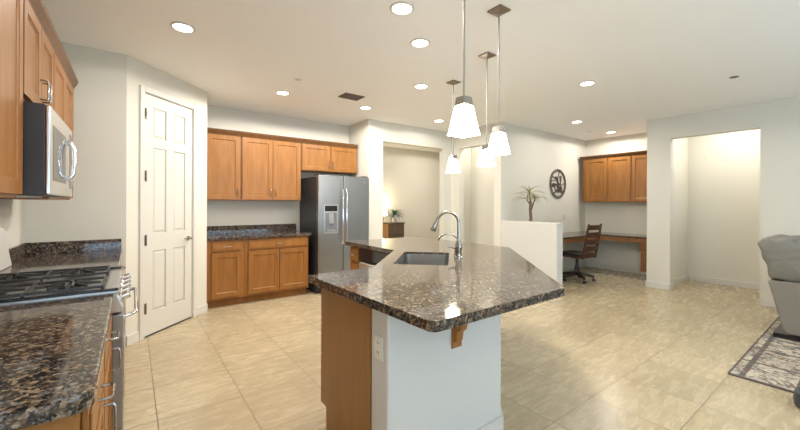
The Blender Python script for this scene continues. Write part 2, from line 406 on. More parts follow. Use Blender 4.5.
def cabinet(label, loc, rz, w_, dep, h_, fronts, z0=0, toe=0, crown=False, ends=(0, 0), group=None, name='base_cabinet'):
    """fronts: (kind, x0, x1, z0, z1, handle) local, front face at y=0 facing -y"""
    T = thing(name, label, 'cabinet', (*loc, z0), rz, group)
    c = MB(); c.box(0, w_, 0.001, dep, toe, h_)
    if toe: c.box(0, w_, .07, dep, 0, toe)
    c.build('carcass', CAB, T, bevel=.002)
    for kd, x0, x1, a0, a1, hd in fronts:
        dm = (shaker if kd == 'door' else slab)(x1 - x0, a1 - a0)
        o = dm.build('door' if kd == 'door' else 'drawer', CAB, T, bevel=.0025); o.location = (x0, 0, a0)
        ww, hh = x1 - x0, a1 - a0
        if kd == 'door' and hd:
            hx = .03 if hd[0] == 'l' else ww - .03; hz = .10 if hd[1] == 'b' else hh - .10
            pull(o, hx, hz)
        elif kd == 'drawer' and hd: pull(o, ww / 2, hh / 2, False)
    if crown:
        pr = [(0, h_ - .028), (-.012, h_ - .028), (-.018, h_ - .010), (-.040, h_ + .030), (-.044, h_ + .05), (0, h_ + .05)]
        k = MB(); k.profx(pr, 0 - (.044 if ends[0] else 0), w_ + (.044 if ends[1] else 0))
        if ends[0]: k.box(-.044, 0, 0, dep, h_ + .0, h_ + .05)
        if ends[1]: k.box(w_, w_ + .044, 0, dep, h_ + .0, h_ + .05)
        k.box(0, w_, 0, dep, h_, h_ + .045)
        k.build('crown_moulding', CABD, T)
    return T
# left wall, facing +X
R90 = PI / 2
UF = -.400
G = .004
def two(w_, z0, z1, hb='b'): return [('door', .012, w_ / 2 - G, z0, z1, 'r' + hb), ('door', w_ / 2 + G, w_ - .012, z0, z1, 'l' + hb)]
cabinet('tall maple wall cabinet nearest on the left wall, before the microwave', (UF, 1.35), R90, .898, .34, .93, [('door', .012, .296, .015, .90, 'rb'), ('door', .304, .886, .015, .90, 0)], z0=1.375, crown=True, ends=(1, 0), name='wall_cabinet')
cabinet('short two-door maple wall cabinet directly above the microwave', (UF, 2.25), R90, .76, .34, .48, two(.76, .012, .45), z0=1.825, crown=True, name='wall_cabinet')
cabinet('tall maple wall cabinet past the microwave, ending by the pantry wall', (UF, 3.012), R90, .93, .34, .93, two(.93, .015, .90), z0=1.375, crown=True, ends=(0, 1), name='wall_cabinet')
def drawer_door(w_, hd='r'): return [('drawer', .02, w_ - .02, .725, .855, 1), ('door', .02, w_ - .02, .13, .705, hd + 't')]
cabinet('maple base cabinet at the near end of the left granite counter', (-.095, 1.12), R90, .53, .62, .872, drawer_door(.53), toe=.1)
cabinet('maple base cabinet between the near end cabinet and the gas range', (-.095, 1.652), R90, .592, .62, .872, drawer_door(.592), toe=.1)
cabinet('maple base cabinet behind the gas range, next to the pantry wall', (-.095, 3.022), R90, 1.21, .62, .872, [('drawer', .02, .59, .725, .855, 1), ('door', .02, .59, .13, .705, 'rt'), ('drawer', .62, 1.19, .725, .855, 1), ('door', .62, 1.19, .13, .705, 'lt')], toe=.1)
# back wall, facing -Y
cabinet('single-door maple wall cabinet, leftmost on the back wall', (.755, 5.36), 0, .469, .338, .91, [('door', .04, .453, .012, .885, 'rb')], z0=1.392, crown=True, name='wall_cabinet')
cabinet('tall two-door maple wall cabinet on the back wall beside the fridge', (1.226, 5.36), 0, .868, .338, .91, two(.868, .012, .885), z0=1.392, crown=True, name='wall_cabinet')
cabinet('short two-door maple wall cabinet above the refrigerator', (2.096, 5.36), 0, .985, .338, .44, two(.985, .012, .415), z0=1.862, crown=True, ends=(0, 0), name='wall_cabinet')
cabinet('narrow maple base cabinet, leftmost under the back wall counter', (.755, 5.10), 0, .462, .598, .872, [('drawer', .06, .42, .725, .855, 1), ('door', .06, .42, .13, .705, 0)], toe=.1)
cabinet('wide two-door maple base cabinet under the back counter beside the fridge', (1.219, 5.10), 0, .893, .598, .872, [('drawer', .04, .875, .725, .855, 1), ('door', .04, .453, .13, .705, 'rt'), ('door', .461, .875, .13, .705, 'lt')], toe=.1)
# office wall cabinets, facing -X
RM = -PI / 2
cabinet('single-door maple wall cabinet above the desk, left one by the corner', (7.62, 3.76), RM, .502, .328, .90, [('door', .053, .488, .012, .875, 'rb')], z0=1.40, crown=True, ends=(1, 0), name='wall_cabinet')
cabinet('maple wall cabinet above the desk, right one cut off by the white wall', (7.62, 3.257), RM, .955, .328, .90, [('door', .016, .417, .012, .875, 'rb'), ('door', .434, .93, .012, .875, 0)], z0=1.40, crown=True, name='wall_cabinet')

# ------------------------------------------------------------------ worktops
ct = thing('worktop', 'near granite worktop on the left, in front of the gas range', 'countertop', (0, 0, .874))
MB().prism(fillet([(-.716, 1.085), (-.068, 1.085), (-.068, 2.247), (-.716, 2.247)], {1: .04}), 0, .04).build('slab', GRAN, ct, bevel=.006)
MB().box(-.718, -.698, 1.085, 2.247, .041, .145).build('backsplash', GRAN, ct, bevel=.002)
ct = thing('worktop', 'granite worktop behind the gas range, running to the pantry wall', 'countertop', (0, 0, .874))
MB().box(-.716, -.068, 3.014, 4.237, 0, .04).build('slab', GRAN, ct, bevel=.006)
MB().box(-.718, -.698, 3.014, 4.237, .041, .145).box(-.697, -.075, 4.217, 4.237, .041, .145).build('backsplash', GRAN, ct, bevel=.002)
ct = thing('worktop', 'granite worktop with low splash on the back wall, left of the fridge', 'countertop', (0, 0, .874))
MB().box(.755, 2.145, 5.062, 5.697, 0, .04).build('slab', GRAN, ct, bevel=.006)
MB().box(.755, 2.145, 5.676, 5.697, .041, .150).build('backsplash', GRAN, ct, bevel=.002)

# island / peninsula
outer = [(.90, .995), (1.835, .995), (3.07, 2.25), (3.07, 3.72), (1.99, 3.72), (1.99, 2.75), (1.345, 2.105), (.866, 2.10)]
def uv(s, t): return ((s + t) / 2, (s - t) / 2)      # s=x+y, t=x-y
hole = [uv(3.66, -.60), uv(3.66, -.03), uv(4.62, -.03), uv(4.62, -.60)]
hole = fillet(hole, {0: .03, 1: .03, 2: .03, 3: .03}, 4)
tag(MB().holed(fillet(outer, {0: .035, 1: .03, 2: .02, 3: .03}), hole, .872, .914).build('worktop', GRAN, bevel=.007), 'large angled granite worktop of the kitchen island with the sink cut in', 'countertop')
isl = thing('kitchen_island', 'kitchen island with white painted half wall and brown maple end panel', 'kitchen island', (1.8, 1.9, 0))
def L(p): return (p[0] - 1.8, p[1] - 1.9)
MB().prism([L(p) for p in [(.94, 1.345), (1.76, 1.345), (2.79, 2.375), (2.79, 3.66), (2.645, 3.66), (2.645, 2.435), (1.70, 1.49), (.94, 1.49)]], 0, .870).build('half_wall', PONY, isl, bevel=.012, seg=3)
MB().prism([L(p) for p in [(1.71, 1.331), (1.766, 1.331), (2.804, 2.369), (2.804, 3.66), (2.791, 3.66), (2.791, 2.374), (1.76, 1.3445), (.9265, 1.3445), (.9265, 1.331)]], 0, .10).build('baseboard', WHITE, isl)
# cabinet carcass of the near wing with toe notch
MB().box(.945 - 1.8, 1.50 - 1.8, 1.492 - 1.9, 1.975 - 1.9, 0, .14).box(.945 - 1.8, 1.50 - 1.8, 1.492 - 1.9, 2.05 - 1.9, .14, .870).build('cabinet_end', CAB, isl)
MB().prism([L(p) for p in [(.935, 1.492), (.9448, 1.492), (.9448, 1.98), (.935, 1.98)]], .002, .14).prism([L(p) for p in [(.935, 1.492), (.9448, 1.492), (.9448, 2.055), (.935, 2.055)]], .14, .870).build('end_panel', PANEL, isl)['label'] = 'reddish brown maple end panel'
MB().prism([L(p) for p in [(1.502, 1.502), (1.69, 1.502), (2.64, 2.44), (2.64, 2.76), (2.03, 2.76), (1.502, 2.235)]], .1, .62).prism([L(p) for p in [(1.38, 2.052), (1.502, 2.052), (2.035, 2.72), (2.035, 2.79), (1.98, 2.73)]], .62, .868).build('sink_cabinet', CAB, isl)
cb = MB(); Mc = Matrix.Translation((1.355 - 1.8, 1.343 - 1.9, .868)) @ Matrix.Diagonal((1, .55, 1.05, 1))
prof = [(0, 0), (-.20, 0), (-.20, -.035), (-.17, -.045), (-.155, -.085), (-.115, -.115), (-.095, -.16), (-.055, -.175), (-.045, -.22), (0, -.235)]
cb.profx(prof, 0, .05, Mc).profx([(0, 0), (-.012, 0), (-.012, -.26), (0, -.26)], -.012, .062, Mc)
cb.build('corbel', CAB, isl, bevel=.003)
# outlet on the island's side
def outlet(label, M, switch=False, group=None, wide=.07, cat='outlet'):
    T = thing('light_switch' if switch else 'power_outlet', label, cat)
    T.matrix_world = M
    MB().box(-wide / 2, wide / 2, -.006, -.0005, -.057, .057).build('cover_plate', PLASTIC, T, bevel=.002)
    if switch: MB().box(-.016, .016, -.010, -.0062, -.033, .033).build('rocker', PLASTIC, T, bevel=.001)
    else:
        for z in (-.022, .022):
            f = MB().lathe([(.016, 0), (.016, .002)], n=16, M=Matrix.Translation((0, -.0062, z)) @ Matrix.Rotation(PI / 2, 4, 'X')).build('socket', PLASTIC, T)
            MB().box(-.008, -.005, -.0095, -.0084, z - .002, z + .008).box(.005, .008, -.0095, -.0084, z - .002, z + .008).build('slot', DARK, f)
    return T
def MX(x, y, z, rz): return Matrix.Translation((x, y, z)) @ Matrix.Rotation(rz, 4, 'Z')
outlet('white power outlet on the side of the island half wall', MX(.94, 1.415, .675, RM))
outlet('white power outlet on the back wall above the granite splash', MX(1.82, 5.70, 1.20, 0))
outlet('white power outlet low on the left wall behind the range', MX(-.72, 3.55, 1.185, R90))
outlet('white power outlet on the office wall just right of the potted dracaena', MX(6.52, 3.86, 1.10, 0))
outlet('white switch plate on the office wall near the desk corner', MX(7.08, 3.86, 1.12, 0), True, cat='switch')
outlet('white light switch on the passage wall behind the island faucet', MX(5.57, 4.99, 1.065, RM), True, cat='switch')

# drawers, dishwasher of the peninsula, facing -X (local -y -> -X)
cabinet('maple drawer cabinet at the far end of the island, beside the dishwasher', (2.03, 3.66), RM, .22, .60, .870, [('drawer', .01, .21, .70, .855, 1), ('drawer', .01, .21, .42, .68, 1), ('drawer', .01, .21, .12, .40, 1)], toe=.1)
dw = thing('dishwasher', 'stainless dishwasher with black control strip built into the island', 'dishwasher', (2.03, 3.436, 0), RM)
MB().box(0, .60, .003, .58, .02, .865).build('tub', BLACK, dw)
MB().box(.003, .597, -.025, .0, .11, .70).build('door_panel', STEEL, dw, bevel=.004)
MB().box(.003, .597, -.028, .0, .704, .862).build('control_panel', GLASSB, dw, bevel=.004)
MB().tube([(.07, -.028, .735), (.09, -.058, .725), (.30, -.068, .722), (.51, -.058, .725), (.53, -.028, .735)], .009, 8).build('handle', CHROME, dw, smooth=True)

# sink: steel basin under the cut-out
sk = MB(); sm = (3.66 + 4.62) / 2; tm = (-.60 - .03) / 2
Msk = Matrix.Translation((*uv(sm, tm), 0)) @ Matrix.Rotation(PI / 4, 4, 'Z')   # local x along (1,1)
Lx, Ly = .96 / math.sqrt(2) / 2, .57 / math.sqrt(2) / 2
zt, zb = .896, .69
def basin(mb):
    o = [(-Lx - .02, -Ly - .02), (Lx + .02, -Ly - .02), (Lx + .02, Ly + .02), (-Lx - .02, Ly + .02)]
    i = fillet([(-Lx + .004, -Ly + .004), (Lx - .004, -Ly + .004), (Lx - .004, Ly - .004), (-Lx + .004, Ly - .004)], {k: .045 for k in range(4)}, 5)
    bm = mb.bm; n = len(i)
    a = [bm.verts.new((x, y, zt)) for x, y in i]; b_ = [bm.verts.new((x * .965, y * .95, zb)) for x, y in i]
    c_ = [bm.verts.new((x * 1.006, y * 1.008, zt)) for x, y in i]; d_ = [bm.verts.new((x * 1.006, y * 1.008, zb - .004)) for x, y in i]
    for k in range(n):
        q = (k + 1) % n
        bm.faces.new((a[k], a[q], b_[q], b_[k])); bm.faces.new((c_[k], a[k], a[q], c_[q])[::-1]); bm.faces.new((c_[k], c_[q], d_[q], d_[k]))
    bm.faces.new(b_); bm.faces.new(d_[::-1])
    bmesh.ops.transform(bm, matrix=Msk, verts=bm.verts)
basin(sk)
sink = thing('sink', 'undermount stainless steel sink set in the island worktop', 'sink', (0, 0, 0))
sk.build('basin', SINKM, sink)
MB().lathe([(.045, 0), (.045, .004), (.03, .004), (.028, .002)], n=20, M=Msk @ Matrix.Translation((0, 0, zb + .001))).build('drain', CHROME, sink, smooth=True)

# faucet: gooseneck pull-down, arcs to image left over the sink
def arc_pts(base_, r, h, dirv, a_end, n=14):
    P = [Vector(base_), Vector(base_) + Vector((0, 0, h))]
    c = P[1] + dirv * r
    for k in range(1, n + 1):
        t = a_end * k / n; P.append(c - dirv * r * math.cos(t) + Vector((0, 0, r * math.sin(t))))
    return P
dv = Vector((-1, 1, 0)).normalized()
fx = Vector((2.135, 2.055, .9145))
fc = thing('faucet', 'tall brushed nickel gooseneck faucet with pull-down spray head beside the sink', 'faucet', fx)
P = arc_pts((0, 0, .10), .088, .185, dv, math.radians(163))
MB().tube(P, .0125, 12).build('spout', NICKEL, fc, smooth=True)
MB().lathe([(.032, 0), (.032, .008), (.025, .014), (.024, .06), (.029, .07), (.029, .105), (.018, .14), (.013, .15)]).build('body', NICKEL, fc, smooth=True)
e = P[-1]; dd = (P[-1] - P[-2]).normalized()
MB().tube([e - dd * .005, e + dd * .02, e + dd * .06, e + dd * .095, e + dd * .10], [.0135, .015, .019, .025, .022], 14).build('spray_head', NICKEL, fc, smooth=True)
MB().tube([(0, 0, .082), (-.02, .02, .083), (-.040, .040, .085), (-.060, .060, .092)], [.012, .011, .008, .006], 10).build('lever', NICKEL, fc, smooth=True)
fx2 = fx + Vector((-.10, -.10, 0))
f2 = thing('filter_faucet', 'small thin gooseneck drinking water tap in front of the tall faucet', 'faucet', fx2)
P = arc_pts((0, 0, .03), .082, .095, dv, math.radians(160))
MB().tube(P, .0065, 10).build('spout', NICKEL, f2, smooth=True)
MB().lathe([(.018, 0), (.018, .006), (.012, .010), (.012, .05), (.008, .055)]).build('body', NICKEL, f2, smooth=True)
MB().tube([(0, 0, .038), (-.03, -.03, .042), (-.045, -.045, .05)], [.005, .005, .006], 8).build('lever', NICKEL, f2, smooth=True)
f3 = fx + Vector((.06, .085, 0))
tag(MB().lathe([(.02, 0), (.02, .006), (.017, .008), (.017, .045), (.012, .055), (.004, .058)], c=f3).build('air_gap_cap', NICKEL, smooth=True), 'short nickel air gap cap behind the tall faucet', 'sink fitting')

# ------------------------------------------------------------------ range
rg = thing('gas_range', 'stainless gas range with black grates set in the left counter', 'range', (-.078, 2.252, 0), R90)
RW = .757
MB().box(0, RW, .002, .62, .06, .905).build('body', STEEL, rg, bevel=.003)
MB().box(.004, RW - .004, -.046, .0, .19, .800).build('oven_door', SLATE, rg, bevel=.005)
MB().box(.12, RW - .12, -.0475, -.0463, .33, .60).build('oven_window', GLASSB, rg)
MB().box(.004, RW - .004, -.034, .0, .075, .182).build('warming_drawer', SLATE, rg, bevel=.004)
MB().box(.02, RW - .02, .04, .58, 0.0, .058).build('plinth', BLACK, rg)
MB().profx([(0, .812), (-.036, .814), (-.046, .835), (-.022, .903), (0, .905)], .002, RW - .002).build('control_panel', STEEL, rg, bevel=.003)
for k in range(5):
    x = .09 + k * (RW - .18) / 4
    Mk = Matrix.Translation((x, -.034, .868)) @ Matrix.Rotation(math.radians(70), 4, 'X')
    kb = MB().lathe([(.027, 0), (.027, .006), (.021, .010), (.019, .036), (.016, .038)], n=20, M=Mk).build('knob', CHROME, rg, smooth=True)
    MB().box(-.003, .003, -.017, .017, .036, .041, Mk).build('grip', CHROME, kb)
MB().tube([(.05, -.038, .775), (.05, -.080, .785), (.075, -.100, .79), (RW - .075, -.100, .79), (RW - .05, -.080, .785), (RW - .05, -.038, .775)], .010, 10).build('oven_handle', CHROME, rg, smooth=True)
MB().box(.002, RW - .002, -.028, .635, .906, .922).build('cooktop', STEEL, rg, bevel=.003)
for q in (-.004, RW - .016): MB().box(q, q + .02, -.028, .62, .9225, .934).build('edge_trim', BLACK, rg, bevel=.003)
MB().box(.0, RW, .60, .634, .923, .955).build('rear_trim', STEEL, rg, bevel=.003)
def grate(x0, x1):
    g_ = MB(); y0, y1 = .03, .58; z = .950; t = .011
    for x in (x0, x1 - t): g_.box(x, x + t, y0, y1, z - .012, z)
    for y in (y0, (y0 + y1) / 2 - t / 2, y1 - t): g_.box(x0 + t, x1 - t, y, y + t, z - .012, z)
    xc = (x0 + x1) / 2
    for yc in ((y0 * .75 + y1 * .25), (y0 * .25 + y1 * .75)):
        for ang in range(0, 360, 45):
            a_ = math.radians(ang + 0); l0, l1 = .032, (min(.12, (x1 - x0) / 2 - .004) if ang % 90 == 0 else .10)
            Mx = Matrix.Translation((xc, yc, 0)) @ Matrix.Rotation(a_, 4, 'Z')
            if ang % 90 == 45 and (x1 - x0) < .23: l1 = .11
            g_.hexa([(l0, -t / 2, z - .010), (l1, -t / 2, z - .010), (l1, t / 2, z - .010), (l0, t / 2, z - .010)], [(l0, -t / 2, z + .008), (l1, -t / 2, z), (l1, t / 2, z), (l0, t / 2, z + .008)], Mx)
    for x in (x0, x1 - t):
        for y in (y0, (y0 + y1) / 2, y1 - t): g_.box(x, x + t, y, y + t, .9225, z - .012)
    return g_.build('grate', IRON, rg)
for q in (.026, RW - .026 - .275): grate(q, q + .275)
for q in (.026, RW - .026 - .275):
    for yc in (.1675, .4425):
        xb = q + .1375
        bo = MB().lathe([(.045, 0), (.045, .008), (.03, .012), (.03, .016)], c=(xb, yc, .9225), n=20).build('burner', BLACK, rg, smooth=True)

# microwave
mw = thing('microwave', 'stainless over-the-range microwave with chrome bow handle', 'microwave', (-.360, 2.254, 1.388), R90)
MB().box(0, .752, -.047, .355, 0, .412).build('body', SLATED, mw, bevel=.003)
MB().box(.001, .751, -.064, -.0475, .002, .409).build('door', STEEL, mw, bevel=.006)
MB().box(.07, .47, -.0652, -.0642, .07, .33).build('door_window', GLASSB, mw)
MB().box(.63, .73, -.0652, -.0642, .05, .37).build('control_panel', GLASSB, mw)
MB().tube([(.53, -.064, .105), (.53, -.082, .11), (.53, -.092, .135), (.53, -.095, .205), (.53, -.092, .275), (.53, -.082, .30), (.53, -.064, .305)], .011, 10).build('bow_handle', CHROME, mw, smooth=True)
MB().box(.515, .545, -.080, -.065, .088, .118).build('handle_mount', CHROME, mw, bevel=.003)
MB().box(.515, .545, -.080, -.065, .292, .322).build('handle_mount', CHROME, mw, bevel=.003)
for q in (.06, .45): MB().box(q, q + .24, .06, .30, -.006, -.0005).build('underside_filter', PLASTIC, mw)

# white board leaning by the range on the left wall
wb = MB().hexa([(-.685, 3.2, .9155), (-.685, 3.62, .9155), (-.685, 3.42, 1.19), (-.685, 3.2, 1.19)], [(-.665, 3.2, .9155), (-.665, 3.62, .9155), (-.665, 3.42, 1.19), (-.665, 3.2, 1.19)])
tag(wb.build('cutting_board', PLASTIC, bevel=.006), 'white board leaning on the far left counter at the picture edge', 'board')

# ------------------------------------------------------------------ refrigerator
fr = thing('refrigerator', 'slate grey side-by-side refrigerator with dispenser, standing in the alcove', 'refrigerator', (2.20, 4.955, 0))
FW = .885
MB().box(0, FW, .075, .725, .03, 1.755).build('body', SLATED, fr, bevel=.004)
MB().box(.02, FW - .02, .10, .70, 0, .028).build('base', BLACK, fr)
MB().box(.01, FW - .01, .06, .074, .035, .10).build('kick_grille', BLACK, fr)
for nm, x0, x1 in (('freezer_door', .002, .412), ('fridge_door', .418, FW - .002)):
    dr = MB().box(x0, x1, 0, .068, .11, 1.775).build(nm, SLATE, fr, bevel=.010, seg=3)
    hx = .385 if x0 < .1 else .447
    MB().tube([(hx, -.001, .72), (hx, -.045, .74), (hx, -.055, .80), (hx, -.055, 1.50), (hx, -.045, 1.56), (hx, -.001, 1.58)], .012, 10).build('handle', CHROME, dr, smooth=True)
    if x0 < .1:
        MB().box(.09, .325, -.004, -.0005, .90, 1.335).build('dispenser_frame', STEEL, dr, bevel=.002)
        MB().box(.105, .31, -.0055, -.0042, 1.235, 1.32).build('dispenser_display', GLASSB, dr)
        MB().box(.115, .30, -.0055, -.0042, .93, 1.21).build('dispenser_recess', mat('dispenser_grey', (.16, .17, .19), .4), dr)
        MB().box(.17, .245, -.022, -.0057, 1.05, 1.20).build('paddle', STEEL, dr, bevel=.003)
        MB().box(.13, .285, -.022, -.0057, .935, .955).build('drip_tray', STEEL, dr, bevel=.003)
    else:
        MB().lathe([(.012, 0), (.012, .002)], n=18, M=Matrix.Translation((.80, -.0005, 1.69)) @ Matrix.Rotation(PI / 2, 4, 'X')).build('badge', STEEL, dr)
for q in (.02, FW - .12): MB().box(q, q + .10, .02, .20, 1.777, 1.79).build('hinge_cover', SLATED, fr)

# ------------------------------------------------------------------ pendants
def pendant(x, y, zb, label):
    T = thing('pendant_light', label, 'pendant lamp', (x, y, CEIL), 0, 'pendant lamps above the island')
    hh = CEIL - zb
    q = .058
    MB().hexa([(-q, -q, -.012), (q, -q, -.012), (q, q, -.012), (-q, q, -.012)], [(-q, -q, -.0005), (q, -q, -.0005), (q, q, -.0005), (-q, q, -.0005)]).hexa(
        [(-.014, -.014, -.030), (.014, -.014, -.030), (.014, .014, -.030), (-.014, .014, -.030)], [(-q, -q, -.0122), (q, -q, -.0122), (q, q, -.0122), (-q, q, -.0122)]).build('canopy', BRONZE, T)
    MB().tube([(0, 0, -.03), (0, 0, -hh + .185)], .0055, 8).build('rod', ROD, T)
    MB().lathe([(.012, .035), (.040, .030), (.045, .0), (.048, -.013)], c=(0, 0, -hh + .165), n=4, a0=PI / 4).build('socket_cap', NICKEL, T)
    sh = MB(); n = 4
    def sq(r, z): return [(-r, -r, z), (r, -r, z), (r, r, z), (-r, r, z)]
    prof = [(.034, .148), (.040, .110), (.046, .072), (.052, .036), (.057, .010), (.061, 0), (.058, 0), (.054, .010), (.049, .036), (.043, .072), (.037, .110), (.031, .145)]
    rings = [[sh.bm.verts.new((a_, b_, -hh + z)) for a_, b_, _ in sq(r, 0)] for r, z in prof]
    for A_, B_ in zip(rings, rings[1:] + rings[:1]):
        for k in range(4): sh.bm.faces.new((A_[k], A_[(k + 1) % 4], B_[(k + 1) % 4], B_[k]))
    sh.build('glass_shade', SHADE, T)
    MB().ell((0, 0, -hh + .075), .017, .017, .028).build('bulb', LENS, T, smooth=True)
    l = bpy.data.lights.new('pendant_glow', 'POINT'); l.energy = PEND_W; l.color = (1, .86, .66); l.shadow_soft_size = .03
    o = bpy.data.objects.new('bulb_light', l); COL.objects.link(o); o.parent = T; o.location = (0, 0, -hh - .01)
pendant(1.377, 1.292, 1.712, 'pendant lamp with white glass shade nearest the viewer, hung lowest in the picture row')
pendant(2.101, 1.635, 1.712, 'pendant lamp with square canopy, highest canopy fully seen, right of the nearest one')
pendant(2.649, 2.196, 1.708, 'pendant lamp whose shade overlaps behind the rightmost pendant')
pendant(2.934, 2.913, 1.712, 'farthest pendant lamp with smallest shade, seen left below the nearest one')

# ------------------------------------------------------------------ recessed lights
dl = [((.321, 3.298), 'recessed ceiling light above the left counter aisle, nearest the pantry door'),
      ((1.532, 2.033), 'recessed ceiling light at the top edge of the picture, largest one'),
      ((1.985, 2.374), 'recessed ceiling light second from the top in the island row'),
      ((1.517, 4.487), 'recessed ceiling light in front of the back wall cabinets'),
      ((2.706, 4.459), 'recessed ceiling light in front of the refrigerator, right of the vent'),
      ((2.73, 3.245), 'recessed ceiling light third in the island row, above the far end'),
      ((4.103, 4.407), 'recessed ceiling light in front of the wide opening'),
      ((4.17, 2.01), 'recessed ceiling light between the island and the right wall'),
      ((5.982, 3.047), 'recessed ceiling light in the office corner, left of the two'),
      ((7.364, 3.093), 'recessed ceiling light above the desk wall cabinets')]
root = None
def downlight(x, y, label, grp='recessed ceiling lights', power=None):
    T = thing('recessed_light', label, 'ceiling light', (x, y, CEIL), 0, grp)
    rg_ = MB(); rg_.lathe([(.088, -.0005), (.088, -.004), (.078, -.010), (.070, -.010), (.068, -.0005)], n=28); rg_.build('trim_ring', WHITE, T, smooth=True)
    MB().lathe([(.066, -.0006), (.066, -.008), (.04, -.010)], n=28).build('lens', LENS, T, smooth=True)
    l = bpy.data.lights.new('lamp_glow', 'AREA'); l.shape = 'DISK'; l.size = .13; l.energy = power or DOWN_W; l.color = (1, .935, .84); l.spread = math.radians(165)
    o = bpy.data.objects.new('lamp_light', l); COL.objects.link(o); o.parent = T; o.location = (0, 0, -.016)
    l2 = bpy.data.lights.new('lamp_spill', 'SPOT'); l2.spot_size = math.radians(174); l2.spot_blend = .12; l2.energy = (power or DOWN_W) * 1.9; l2.color = l.color; l2.shadow_soft_size = .05
    o = bpy.data.objects.new('lamp_spill_light', l2); COL.objects.link(o); o.parent = T; o.location = (0, 0, -.03); l.energy *= .4
for (x, y), lab in dl: downlight(x, y, lab, power=DOWN_W * ((1.85 if y > 4 else .5 if x < 1 else 1.15) if x < 3.5 else 1.0 if x > 7 else .45))
for x, y in ((.3, 1.2), (-1.6, -1.6), (2.2, -.8), (4.6, -1.4), (4.4, -.3), (6.0, -2.2), (1.0, -2.3)):  # extra lamps out of view, added to light the interior
    downlight(x, y, 'added unseen recessed ceiling light behind the viewer, outside the picture', 'added unseen lights behind the viewer', 5)
downlight(7.45, 1.35, 'recessed light hidden inside the niche of the right wall', 'hidden room lights', 9)
downlight(5.9, 6.0, 'recessed light of the far room beyond the wide opening', 'hidden room lights', 17)
downlight(5.35, 4.5, 'recessed light inside the narrow passage', 'hidden room lights', 4)
# vent, sprinklers
vt = thing('ceiling_vent', 'small dark brown air vent in the ceiling before the fridge', 'vent', (2.28, 4.11, CEIL))
MB().box(-.14, .14, -.105, -.095, -.010, -.0005).box(-.14, .14, .095, .105, -.010, -.0005).box(-.14, -.13, -.095, .095, -.010, -.0005).box(.13, .14, -.095, .095, -.010, -.0005).box(-.005, .005, -.095, .095, -.010, -.0005).build('frame', VENT, vt)
MB().box(-.129, .129, -.094, .094, -.003, -.0006).build('backing', DARK, vt)
s_ = MB()
for k in range(9): s_.box(-.129, .129, -.088 + k * .0205, -.078 + k * .0205, -.008, -.0035)
s_.build('louvers', VENT, vt)
for (x, y), lab, m_ in (((1.491, 3.913), 'tiny ceiling sprinkler cap left of the vent', PLASTIC), ((5.235, .951), 'small ceiling sprinkler on the right side of the living area', VENT), ((7.0, 3.33), 'small ceiling sprinkler cap above the office nook', PLASTIC)):
    s_ = MB().lathe([(.040, -.0005), (.040, -.003), (.020, -.006), (.012, -.010)], c=(x, y, CEIL), n=20).build('ceiling_sprinkler', m_, smooth=True)
    tag(s_, lab, 'sprinkler')

# ------------------------------------------------------------------ office nook
dk = thing('desk', 'built-in L-shaped desk with dark top in the office nook', 'desk', (5.2, 3.2, 0))
pts = [(5.22, 3.30), (7.33, 3.30), (7.33, 2.31), (7.948, 2.31), (7.948, 3.858), (5.22, 3.858)]
MB().prism([(x - 5.2, y - 3.2) for x, y in pts], .742, .772).build('desk_top', GRAN, dk, bevel=.004)
MB().box(.05, 2.15, .12, .14, .66, .741).box(2.15, 2.17, -.88, .14, .66, .741).build('apron', DESKA, dk)
MB().box(.04, .06, .14, .64, .0, .741).build('side_panel', DESKA, dk)
fcab = thing('drawer_pedestal', 'small wooden drawer unit hung under the right end of the desk', 'cabinet', (7.40, 2.60, .14), RM)
MB().box(0, .28, .001, .50, 0, .59).build('carcass', DESKA, fcab)
for z in (.02, .21, .40):
    q = slab(.24, .17).build('drawer', DESKA, fcab, bevel=.002); q.location = (.02, 0, z); pull(q, .12, .085, False)

# office chair, local facing +y
ch = thing('office_chair', 'brown wooden slat-back swivel chair with black seat at the desk', 'office chair', (6.34, 3.22, 0), -.06)
MB().lathe([(.040, .10), (.040, .26), (.025, .26), (.025, .39), (.09, .40), (.09, .43)], n=16).build('gas_post', IRON, ch, smooth=True)
for k in range(5):
    a_ = math.radians(20 + 72 * k); Mx = Matrix.Rotation(a_, 4, 'Z')
    lg = MB().hexa([(.02, -.028, .105), (.27, -.020, .065), (.27, .020, .065), (.02, .028, .105)], [(.02, -.028, .170), (.27, -.020, .105), (.27, .020, .105), (.02, .028, .170)], Mx).build('base_leg', CHAIRB, ch, bevel=.004)
    c_ = MB().tube([(.265, 0, .064), (.265, 0, .045)], .008, 8, Mx)
    for s in (-1, 1): c_.lathe([(.024, 0), (.026, .004), (.026, .014), (.024, .018)], n=16, M=Mx @ Matrix.Translation((.265, s * .006 + (0 if s > 0 else -.018) + .0, .026)) @ Matrix.Rotation(-PI / 2, 4, 'X'))
    c_.build('caster', RUBBER, lg, smooth=True)
MB().prism(fillet([(-.235, -.22), (.235, -.22), (.25, .24), (-.25, .24)], {k: .05 for k in range(4)}), .43, .455).build('seat_frame', DESKW, ch, bevel=.005)
MB().prism(fillet([(-.22, -.20), (.22, -.20), (.235, .225), (-.235, .225)], {k: .06 for k in range(4)}), .456, .505).build('seat_cushion', LEATHER, ch, bevel=.018, seg=3)
def bk(z): return -.215 - (z - .44) * .18
for s in (-1, 1):
    xx = s * .195
    MB().hexa([(xx - .017, bk(.42) - .018, .42), (xx + .017, bk(.42) - .018, .42), (xx + .017, bk(.42) + .018, .42), (xx - .017, bk(.42) + .018, .42)],
              [(xx - .017, bk(1.02) - .012, 1.02), (xx + .017, bk(1.02) - .012, 1.02), (xx + .017, bk(1.02) + .012, 1.02), (xx - .017, bk(1.02) + .012, 1.02)]).build('back_post', DESKW, ch, bevel=.004)
